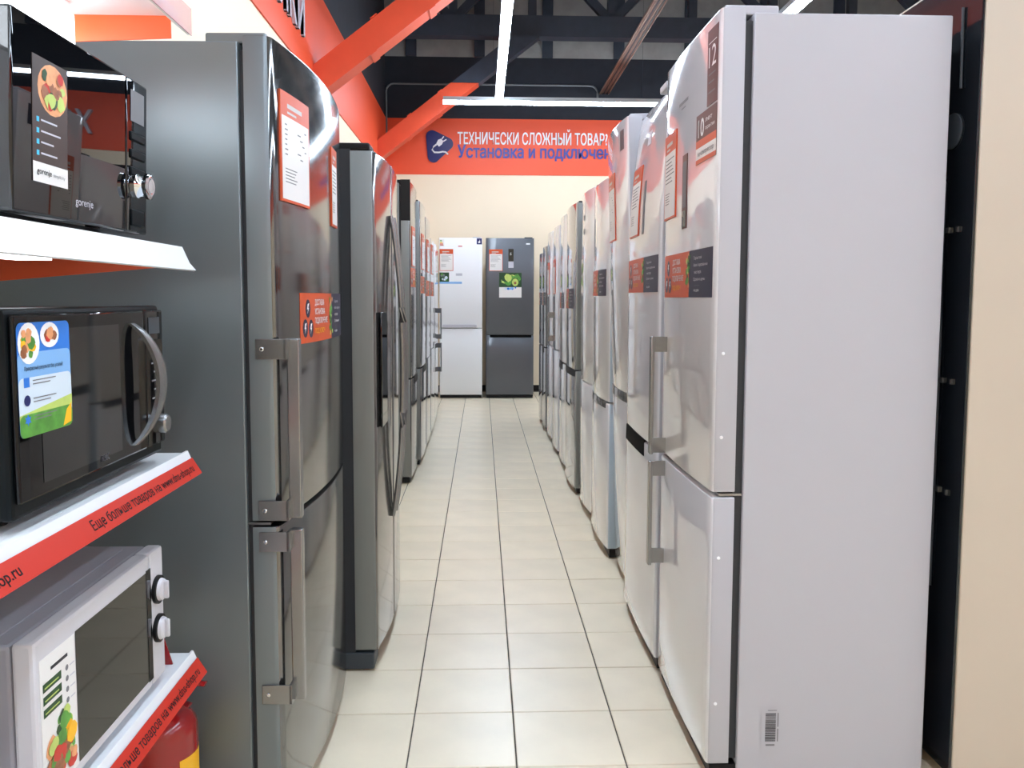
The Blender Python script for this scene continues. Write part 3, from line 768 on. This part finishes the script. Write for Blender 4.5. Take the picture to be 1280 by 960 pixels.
# side by side
e = thing('refrigerator', 'wide grey side-by-side refrigerator with two bowed handles and a dispenser, left row', 'refrigerator', (-.352, 3.13, 0), 0)
W = .75; hh = 1.77
obj('body', bx(-.79, -.125, -W/2, W/2, .03, hh-.02, bev=.004), 'grey_side', e)
obj('door_gasket', bx(-.125, -.075, -W/2+.005, W/2-.005, .06, hh-.02), 'gasket', e, smooth=False)
fd = []
bmA, fxA = door_bm(W, .075, .075, hh-.025, .025, None, .012, 14, -W/2, -.073)
dA = obj('door', bmA, ['inox_mid', 'grey_side'], e, flat=False)
bmB, fxB = door_bm(W, .075, .075, hh-.025, .025, None, .012, 14, -.067, W/2)
dB = obj('door', bmB, ['inox_mid', 'grey_side'], e, flat=False)
for dd in (dA, dB):
    for p in dd.data.polygons:
        if abs(p.normal.y) > .8: p.material_index = 1
for y_, dd in ((-.11, dA), (-.03, dB)):
    bm = bmesh.new()
    pts = []
    for i in range(21):
        s = i/20; z = .47+1.09*s; pts.append((fxA(y_, 1)+.004+.04*math.sin(math.pi*s)**.8, y_, z))
    tube(bm, pts, .011, 10, flat=(.011, .008)); obj('handle', bm, 'handle_steel', dd, label='long bowed metal handle')
bm = bmesh.new(); box(bm, fxA(-.24, 1)-.004, fxA(-.24, 1)+.004, -.33, -.16, .83, 1.22, .003); dp = obj('dispenser', bm, 'black_gloss', dA, label='black water dispenser')
for s in (-1, 1):
    yy = s*(W/2-.06)
    obj('foot_cover', bx(-.12, -.012, yy-.06, yy+.055, .008, .066, bev=.006), 'foam_grey', e)
    obj('hinge_cover', bx(-.2, -.012, yy-.055, yy+.055, hh-.024, hh, bev=.006), 'black_plastic', e)
obj('toe_kick', bx(-.12, -.04, -W/2+.12, W/2-.12, .012, .07), 'black_plastic', e, smooth=False)
for s in (-1, 1):
    bm = bmesh.new(); lathe(bm, [(.022, 0), (.022, .03)], 12, c=(-.6, s*.31, 0)); obj('foot', bm, 'black_plastic', e)
    bm = bmesh.new(); lathe(bm, [(.022, 0), (.022, .012)], 12, c=(-.07, s*.31, 0)); obj('foot', bm, 'black_plastic', e)
# the rest
for (ya, yb, h, sp, md, ms, X, gm, pr, hd, lab) in (
    (5.62, 6.18, 2.04, .72, 'steel', 'grey_side', -.478, 'black_plastic', 1.34, 0, 'tallest refrigerator of the left row with a dark top, third from the viewer'),
    (6.24, 6.82, 1.98, .74, 'silver_dark', 'grey_side', -.458, 'black_plastic', 1.3, 0, 'dark silver refrigerator fourth from the viewer in the left row'),
    (6.88, 7.46, 1.93, .76, 'silver_dark', 'grey_side', -.46, None, 1.28, 0, 'dark silver refrigerator fifth from the viewer in the left row'),
    (7.52, 8.1, 1.80, .8, 'silver_gloss', 'white_side', -.462, None, 1.28, 0, 'pale silver refrigerator sixth from the viewer in the left row'),
    (8.16, 8.74, 1.80, .82, 'silver_gloss', 'white_side', -.47, None, 0, 1, 'pale silver refrigerator with two bar handles, next to last in the left row'),
    (8.8, 9.4, 1.78, .82, 'silver_gloss', 'white_side', -.49, None, 0, 0, 'pale refrigerator closing the far end of the left row')):
    e, lo, up, fx = fridge('refrigerator', lab, None, X, ya, yb, 'L', h, sp, md, ms, bulge=.008, kick=.045, d=.6, grip=(gm, .05, -.1, .26) if gm else None)
    if pr: promo(up, fx, -.26, pr, .5, .13); price(up, fx, -.2, 1.48, .2, .27)
    if hd:
        bar_handle(up, fx, .2, .84, 1.16, .05, 'grey_dark'); bar_handle(lo, fx, .2, .5, .8, .05, 'grey_dark')
    if h > 2:
        obj('top_trim', bx(-.062, .003, -.281, -.2795, 1.78, 2.05), 'black_plastic', up, smooth=False, label='black edge strip at the top of the door')

# ------------------------------------------------------------ shelving with microwaves
SX, SE = -.595, 1.675       # shelf front, far end
SB = -1.05; SY0 = .15
t = thing('shelving_unit', 'white and orange shop shelving at the left edge carrying microwave ovens', 'shelf', (SB, SE, 0))
def L(x): return x-SB
def LY(y): return y-SE
obj('back_panel', bx(L(-1.10), L(SB), LY(SY0), LY(SE-.03), .05, 1.98), 'shelf_white', t, smooth=False)
for y in (SE-.03, SY0-.0): obj('upright', bx(L(-1.12), L(SB)+.01, LY(y), LY(y)+.03, 0.0, 2.02), 'shelf_white', t, smooth=False)
obj('base_shelf', bx(L(SB)+.01, L(SX), LY(SY0), LY(SE), .0, .13), 'shelf_white', t, smooth=False) if False else None
bm = bmesh.new(); box(bm, L(SB), L(-.75), LY(SE)-.05, LY(SE)-.01, 0, .05); obj('foot', bm, 'shelf_white', t, smooth=False)
bm = bmesh.new(); box(bm, L(SB), L(-.75), LY(SY0)+.01, LY(SY0)+.05, 0, .05); obj('foot', bm, 'shelf_white', t, smooth=False)
for zi, z in enumerate((.545, .959, 1.366, 1.821)):
    s = obj('shelf_board', bx(L(SB), L(SX), LY(SY0), LY(SE), z-.012, z-.002), 'shelf_white', t, smooth=False)
    # slanted price channel
    bm = bmesh.new(); prof = [(SX, z+.002), (SX+.004, z+.002), (SX+.010, z-.012), (SX+.018, z-.03), (SX+.030, z-.044), (SX+.026, z-.046), (SX+.012, z-.034), (SX, z-.024)]
    a = [bm.verts.new((L(p[0]), LY(SY0), p[1])) for p in prof]; b = [bm.verts.new((L(p[0]), LY(SE)+.003, p[1])) for p in prof]
    for i in range(len(prof)): j = (i+1) % len(prof); bm.faces.new((a[i], a[j], b[j], b[i]))
    bm.faces.new(a); bm.faces.new(b); obj('price_channel', bm, 'shelf_white' , s)
    # tapered end bracket, orange
    for y_ in (LY(SE)-.004, LY(SY0)+.001):
        bm = bmesh.new(); pf = [(SB, z-.012), (SX-.004, z-.012), (SX-.004, z-(.054 if zi == 3 else .036)), (SB, z-.076)]
        a = [bm.verts.new((L(p[0]), y_, p[1])) for p in pf]; b = [bm.verts.new((L(p[0]), y_+.003, p[1])) for p in pf]
        bm.faces.new(a); bm.faces.new(b)
        for i in range(4): j = (i+1) % 4; bm.faces.new((a[i], a[j], b[j], b[i]))
        obj('shelf_bracket', bm, 'shelf_orange', t, smooth=False)
    if zi in (1, 0):
        d = Decal(); Ls = SE-SY0
        x0, z0 = SX+.0125, z-.012; x1, z1 = SX+.0315, z-.043
        def fch(u, v, w_):     # v 0..1 across the strip, u along it
            dx, dz = (x1-x0), (z1-z0); ln = math.hypot(dx, dz)
            q_ = 1-v
            return (L(x0+dx*q_-dz/ln*w_*1), LY(SY0+u), z0+dz*q_+dx/ln*w_)
        d.rect(0, .0, Ls, 1, 'strip_orange', .0012); d.rect(0, .0, Ls, 1, 'strip_orange', .0002)
        vs, fs = text_mesh('Еще больше товаров на www.dns-shop.ru', .012)
        wd = max(p[0] for p in vs); tw = .43; off = Ls-.025-tw; cp_ = max(p[1] for p in text_mesh('Н')[0])
        for rep in (0, 1):
            bb = len(d.v)
            for p in vs: d.v.append((off-rep*.62+p[0]/wd*tw, .3+p[1]/cp_*.46, .0016))
            for f in fs: d.f.append(tuple(bb+i for i in f)); d.m.append(d.mi('ink'))
        d.build('price_strip', s, fch, 'red-orange printed strip with black website lettering')
    elif zi == 2: pass
    if zi == 3 or zi == 2:
        bm = bmesh.new(); box(bm, L(SX)+.031, L(SX)+.0325, LY(SY0), LY(SE)+.006, z-.046, z-.005+.01)
        if zi == 3: obj('price_holder', bm, 'acrylic', s, smooth=False)
        else: bm.free()
# lamp under the top shelf
t2 = thing('shelf_lamp', 'bright strip lamp glowing under the top shelf above the upper black microwave', 'lamp', (-.805, 1.6, 1.724))
obj('lamp_housing', bx(-.05, .05, -1.3, 0, .06, .082), 'shelf_white', t2, smooth=False)
obj('diffuser', bx(-.057, .057, -1.3, 0, -.004, .06), 'led_shelf', t2, smooth=False)
t2 = thing('shelf_lamp', 'thin strip lamp tucked under the shelf that holds the upper black microwave', 'lamp', (-.785, 1.5, 1.333))
obj('lamp_housing', bx(-.03, .03, -1.2, 0, .005, .018), 'shelf_white', t2, smooth=False)
obj('diffuser', bx(-.03, .03, -1.2, 0, 0, .005), 'led_shelf', t2, smooth=False)
# raised rear bracket of the top shelf
def planar(x): return lambda u, v, w_: (x+w_, u, v)

# microwave: upper black, mirror door
t = thing('microwave', 'black microwave with a glass knob and brown food sticker on the upper shelf', 'microwave', (-.81, 1.378, 1.3725))
t.rotation_euler = (0, R(1.85), 0)
X0 = .18; hw = .225
obj('cabinet', bx(-.2, X0-.035, -hw, hw, .018, .285, bev=.008), 'black_case', t)
dr = obj('door', bx(X0-.034, X0, -hw, .132, .018, .289, bev=.004), 'black_gloss', t)
cp_ = obj('control_panel', bx(X0-.034, X0, .134, hw, .018, .289, bev=.004), 'black_gloss', t)
for (x, y) in ((.1, -.18), (.1, .18), (-.15, -.18), (-.15, .18)):
    bm = bmesh.new(); lathe(bm, [(.012, 0), (.014, .019)], 12, c=(x, y, 0)); obj('foot', bm, 'black_plastic', t)
d = Decal(); d.rect(0, 0, .058, .055, 'ink_grey', .001); d.build('display', cp_, lambda u, v, w_: (X0+w_, .15+u, .215+v), 'grey display window')
for i in range(3):
    bm = bmesh.new(); box(bm, X0-.001, X0+.003, .148, .212, .185-.031*i-.004, .185-.031*i+.012, .003); obj('button', bm, 'black_case', cp_)
obj('button', bx(X0-.001, X0+.002, .152, .21, .03, .06, bev=.003), 'black_case', cp_)
bm = bmesh.new(); lathe(bm, [(.022, X0), (.022, X0+.004), (.019, X0+.008), (.018, X0+.016), (.023, X0+.019), (.024, X0+.025), (.019, X0+.027), (.012, X0+.026)], 28, 'x', c=(0, .178, .103)); obj('knob', bm, 'chrome', cp_, label='polished chrome knob')
d = Decal(); d.plate(0, 0, .098, .175, 'p_brown', .0008, 1, 1); d.rect(0, .095, .098, .175, 'p_brown', .001)
d.disc(.055, .135, .042, 'p_peach', .0012, 18, .036); d.blobs(.02, .1, .092, .168, ['p_meat', 'p_dkgreen', 'p_tomato', 'p_peach', 'p_meat', 'p_lime'], 24, .012, .0014)
for i in range(4):
    d.rect(.01, .084-.0155*i, .017, .091-.0155*i, 'p_cyan', .0012); d.rect(.022, .0865-.0155*i, .022+(.045, .055, .035, .045)[i], .089-.0155*i, 'letter_grey', .0012)
d.rect(0, 0, .098, .028, 'paper', .0012); d.text('gorenje', .01, .012, .0085, 'ink', .0016, width=.04, weight=.01); d.text('simplicity', .055, .012, .005, 'ink_grey', .0016, width=.034)
d.build('food_sticker', dr, lambda u, v, w_: (X0+w_, -.175+u, .065+v), 'brown food sticker with white foot')
d = Decal(); d.text('gorenje', 0, 0, .0125, 'letter_grey', .0008, width=.058); d.build('badge', dr, lambda u, v, w_: (X0+w_, -.052+u, .045+v))

# microwave: middle black with bow handle
t = thing('microwave', 'black microwave with curved silver handle and blue sticker on the middle shelf', 'microwave', (-.80, 1.338, .9595))
X0 = .2; hw = .255
obj('cabinet', bx(-.2, X0-.03, -hw, hw, .016, .292, bev=.008), 'black_case', t)
fr = obj('front_frame', bx(X0-.03, X0-.008, -hw, hw, .016, .294, bev=.007), 'black_case', t, label='glossy dark front surround')
dr = obj('door', bx(X0-.008, X0, -hw+.006, .165, .038, .286, bev=.0035), 'black_glass', t)
cp_ = obj('control_panel', bx(X0-.008, X0, .167, hw-.005, .038, .286, bev=.0035), 'black_glass', t)
obj('lower_trim', bx(X0-.012, X0-.002, -hw+.02, hw-.02, .018, .033, bev=.003), 'chrome', t) if False else None
for (x, y) in ((.14, -.2), (.14, .2), (-.15, -.2), (-.15, .2)):
    bm = bmesh.new(); lathe(bm, [(.013, 0), (.015, .017)], 12, c=(x, y, 0)); obj('foot', bm, 'black_plastic', t)
d = Decal(); d.rect(-.16, .055, .09, .265, 'glass_dark', .0006); d.build('window', dr, lambda u, v, w_: (X0+w_, u-.03, v))
bm = bmesh.new(); n = 24
V = []
for i in range(n+1):
    s = i/n; a = -1+2*s; z = .16+a*.105
    yc = .108+.052*(1-a*a)+.0*a; wd = .008+.010*(1-abs(a)**2)
    xo = X0+.004+.03*(1-a*a)**.7 if abs(a) < 1 else X0+.004
    V.append([bm.verts.new((xo-.007, yc-wd, z)), bm.verts.new((xo, yc-wd, z)), bm.verts.new((xo+.003, yc, z)), bm.verts.new((xo, yc+wd, z)), bm.verts.new((xo-.007, yc+wd, z))])
for a, b in zip(V, V[1:]):
    for i in range(5): bm.faces.new((a[i], a[(i+1) % 5], b[(i+1) % 5], b[i]))
bm.faces.new(V[0]); bm.faces.new(V[-1]); obj('handle', bm, 'handle_steel', dr, label='curved silver handle')
bm = bmesh.new(); lathe(bm, [(.017, X0), (.018, X0+.01), (.0175, X0+.02), (.014, X0+.023)], 24, 'x', c=(0, .205, .078)); obj('knob', bm, 'handle_steel', cp_, label='silver round knob')
d = Decal(); d.rect(0, 0, .05, .03, 'foam_grey', .001)
d.build('display', cp_, lambda u, v, w_: (X0+w_, .182+u, .243+v))
d = Decal()
for i in range(7): d.rect(.01*(i % 2), .11-.016*i, .01*(i % 2)+.02, .113-.016*i, 'ink_grey', .001)
d.build('printed_marks', cp_, lambda u, v, w_: (X0+w_, .19+u, .11+v))
d = Decal(); W_, H_ = .138, .165
d.rrect(0, 0, W_, H_, .01, 'p_blue', .0008); d.rrect(0, 0, W_, H_*.74, .01, 'p_sky', .0010); d.rrect(0, 0, W_, H_*.52, .01, 'p_pale', .0012); d.rrect(0, 0, W_, H_*.2, .01, 'p_green', .0014); d.poly([(0, H_*.12), (W_, H_*.2), (W_, H_*.3), (0, H_*.2)], 'p_lime', .00135); d.poly([(W_*.8, .002), (W_-.004, .006), (W_-.002, H_*.22), (W_*.88, H_*.16)], 'p_yellow', .0016)
d.disc(.028, .135, .027, 'p_white', .0016, 20, .03); d.disc(.082, .145, .025, 'p_white', .0015, 20, .019)
d.blobs(.004, .112, .052, .16, ['p_peach', 'p_yellow', 'p_green', 'p_peach', 'p_meat'], 14, .011, .0018); d.blobs(.064, .132, .102, .16, ['p_meat', 'p_tomato', 'p_peach'], 9, .009, .0018)
d.text('Прекрасный результат без усилий!', .015, .096, .006, 'logo_navy', .0016, width=.1, weight=.01)
for i in range(3):
    v = .072-.026*i
    if i == 0: d.rect(.012, v, .026, v+.014, 'p_blue', .0017)
    elif i == 1: d.disc(.019, v+.007, .008, 'logo_navy', .0017)
    else: d.poly([(.019+.009*math.cos(R(30*k_))*(1 if k_ % 2 else .5), v+.005+.009*math.sin(R(30*k_))*(1 if k_ % 2 else .5)) for k_ in range(12)], 'p_blue', .0017)
    for j in range(2): d.rect(.034, v+.008-.005*j, .034+(.06, .045)[j], v+.0095-.005*j, 'ink_grey', .0017)
d.build('promo_sticker', dr, lambda u, v, w_: (X0+w_, -.245+u, .124+v*.92), 'blue, white and green food sticker')
d = Decal(); d.text('BBK', 0, 0, .01, 'letter_grey', .0008, width=.03, weight=.03); d.build('badge', dr, lambda u, v, w_: (X0+w_, -.02+u, .05+v))

# microwave: lower white
t = thing('microwave', 'white microwave with two white dials and vegetable sticker on the lower shelf', 'microwave', (-.79, 1.33, .5455))
X0 = .19; hw = .2275
obj('cabinet', bx(-.17, X0-.03, -hw, hw, .014, .258, bev=.006), 'mw_grey', t, label='grey painted casing')
bm = bmesh.new(); box(bm, -.14, X0-.06, -hw+.03, hw-.03, .258, .2605, .0012); obj('top_pressing', bm, 'mw_grey', t)
dr = obj('door', bx(X0-.03, X0, -hw, .165, .014, .260, bev=.006), 'mw_white', t)
cp_ = obj('control_panel', bx(X0-.03, X0, .1665, hw, .014, .260, bev=.006), 'mw_white', t)
d = Decal(); d.rect(-.115, .032, .145, .232, 'glass_olive', .0008); d.build('window', dr, lambda u, v, w_: (X0+w_, u, v), 'dark reflecting window')
obj('window_trim', bx(X0, X0+.0015, .146, .164, .03, .235), 'black_gloss', dr, smooth=False)
for (x, y) in ((.13, -.18), (.13, .18), (-.13, -.18), (-.13, .18)):
    bm = bmesh.new(); lathe(bm, [(.012, 0), (.013, .015)], 12, c=(x, y, 0)); obj('foot', bm, 'black_plastic', t)
for z in (.185, .112):
    bm = bmesh.new(); lathe(bm, [(.026, X0), (.026, X0+.006), (.022, X0+.007)], 24, 'x', c=(0, .194, z)); rg = obj('dial_ring', bm, 'black_plastic', cp_, label='black dial ring')
    bm = bmesh.new(); lathe(bm, [(.021, X0+.007), (.019, X0+.012), (.015, X0+.014)], 24, 'x', c=(0, .194, z))
    box(bm, X0+.012, X0+.022, .19, .198, z-.017, z+.017, .003)
    obj('dial', bm, 'mw_white', cp_)
d = Decal(); d.plate(0, 0, .098, .2, 'paper', .0008, 1, 1)
d.rect(.028, .176, .075, .181, 'ink', .0012)
for i in range(3): d.rect(.006, .152-.018*i, .056, .164-.018*i, 'p_dkgreen', .0012); d.rect(.01, .156-.018*i, .048, .158-.018*i, 'p_lime', .0015)
for i in range(4): d.disc(.072, .16-.016*i, .0045, 'ink_grey', .0012, 8); d.rect(.08, .159-.016*i, .094, .161-.016*i, 'letter_grey', .0012)
d.blobs(.002, .004, .098, .085, ['p_tomato', 'p_yellow', 'p_green', 'p_meat', 'p_lime', 'p_tomato', 'p_peach'], 34, .016, .0013)
d.blobs(.03, .07, .09, .11, ['p_green', 'p_dkgreen', 'p_lime'], 10, .012, .0013)
d.build('food_sticker', dr, lambda u, v, w_: (X0+w_, -.215+u, .03+v), 'white sticker with vegetables')

# small white tag stand left of the middle microwave
t = thing('price_stand', 'small white price stand at the left edge of the middle shelf', 'price tag', (-.625, 1.03, .959))
obj('stand_base', bx(-.03, .02, -.03, .02, 0, .003), 'shelf_white', t, smooth=False)
bm = bmesh.new(); box(bm, -.002, .0, -.03, .02, 0.002, .06); bmesh.ops.rotate(bm, verts=bm.verts[:], cent=(0, 0, 0), matrix=Matrix.Rotation(R(-15), 3, 'Y')); obj('stand_face', bm, 'shelf_white', t, smooth=False)
# red tag on the lower shelf end
bm = bmesh.new()
pr_ = [(-.03, 0), (.018, 0), (.0, .06), (-.02, .05)]
a = [bm.verts.new((p[0], 0, p[1])) for p in pr_]; b = [bm.verts.new((p[0], .004, p[1])) for p in pr_]
bm.faces.new(a); bm.faces.new(b)
for i in range(4): j = (i+1) % 4; bm.faces.new((a[i], a[j], b[j], b[i]))
o = obj('shelf_marker', bm, 'red_paint', None, smooth=False); o.location = (-.63, 1.62, .5435); tag(o, 'small red marker standing on the lower shelf behind the white microwave', 'marker')

# fire extinguisher
t = thing('fire_extinguisher', 'red fire extinguisher on the floor behind the end of the shelving', 'fire extinguisher', (-.70, 1.78, 0))
bm = bmesh.new(); lathe(bm, [(.07, .0), (.075, .01), (.075, .325), (.072, .343), (.06, .36), (.03, .376), (.02, .38)], 32); obj('cylinder_body', bm, 'red_paint', t)
bm = bmesh.new(); lathe(bm, [(.018, .38), (.018, .405), (.022, .406), (.022, .42)], 16); obj('valve', bm, 'chrome', t)
d = Decal()
for a0, z0, z1, m_ in ((-75, .15, .28, 'p_yellow'),):
    for i in range(8):
        pass
bm = bmesh.new()
vv = []
for i in range(11):
    a = R(-42+11*i); vv.append((bm.verts.new((.0756*math.cos(a), .0756*math.sin(a), .14)), bm.verts.new((.0756*math.cos(a), .0756*math.sin(a), .28))))
for a, b in zip(vv, vv[1:]): bm.faces.new((a[0], b[0], b[1], a[1]))
obj('instruction_label', bm, 'p_yellow', t, label='yellow label')
bm = bmesh.new(); tube(bm, [(-.02, 0, .42), (.03, -.01, .425), (.075, -.02, .44), (.105, -.02, .437)], .006, 8, flat=(.012, .004)); obj('lever', bm, 'red_paint', t, label='red squeeze lever')
bm = bmesh.new(); tube(bm, [(-.02, 0, .405), (.03, -.01, .4), (.07, -.02, .39)], .005, 8, flat=(.01, .004)); obj('carry_handle', bm, 'dark_red', t)
bm = bmesh.new(); tube(bm, [(-.02, 0, .41), (-.07, .01, .4), (-.1, .02, .34), (-.095, .02, .2), (-.09, .02, .1)], .008, 10); obj('hose', bm, 'black_plastic', t)
for o in bpy.data.objects:
    if o.parent or 'category' not in o: continue
    c = o['category']
    if c == 'refrigerator':
        if o.location.y > 10: o['group'] = 'refrigerators against the back wall'
        elif o.location.x < 0: o['group'] = 'refrigerators in the left-hand row'
        elif o.location.x < 1: o['group'] = 'refrigerators in the right-hand row'
    elif c == 'microwave': o['group'] = 'microwave ovens on the shelves'
    elif o.name.startswith('linear_lamp'): o['group'] = 'linear lamps under the roof'
    elif o.name.startswith('wall_lettering'): o['group'] = 'raised lettering on the orange band'
    elif o.name.startswith('inclined_brace'): o['group'] = 'orange inclined braces'
    elif o.name.startswith('roof_truss'): o['group'] = 'roof trusses'
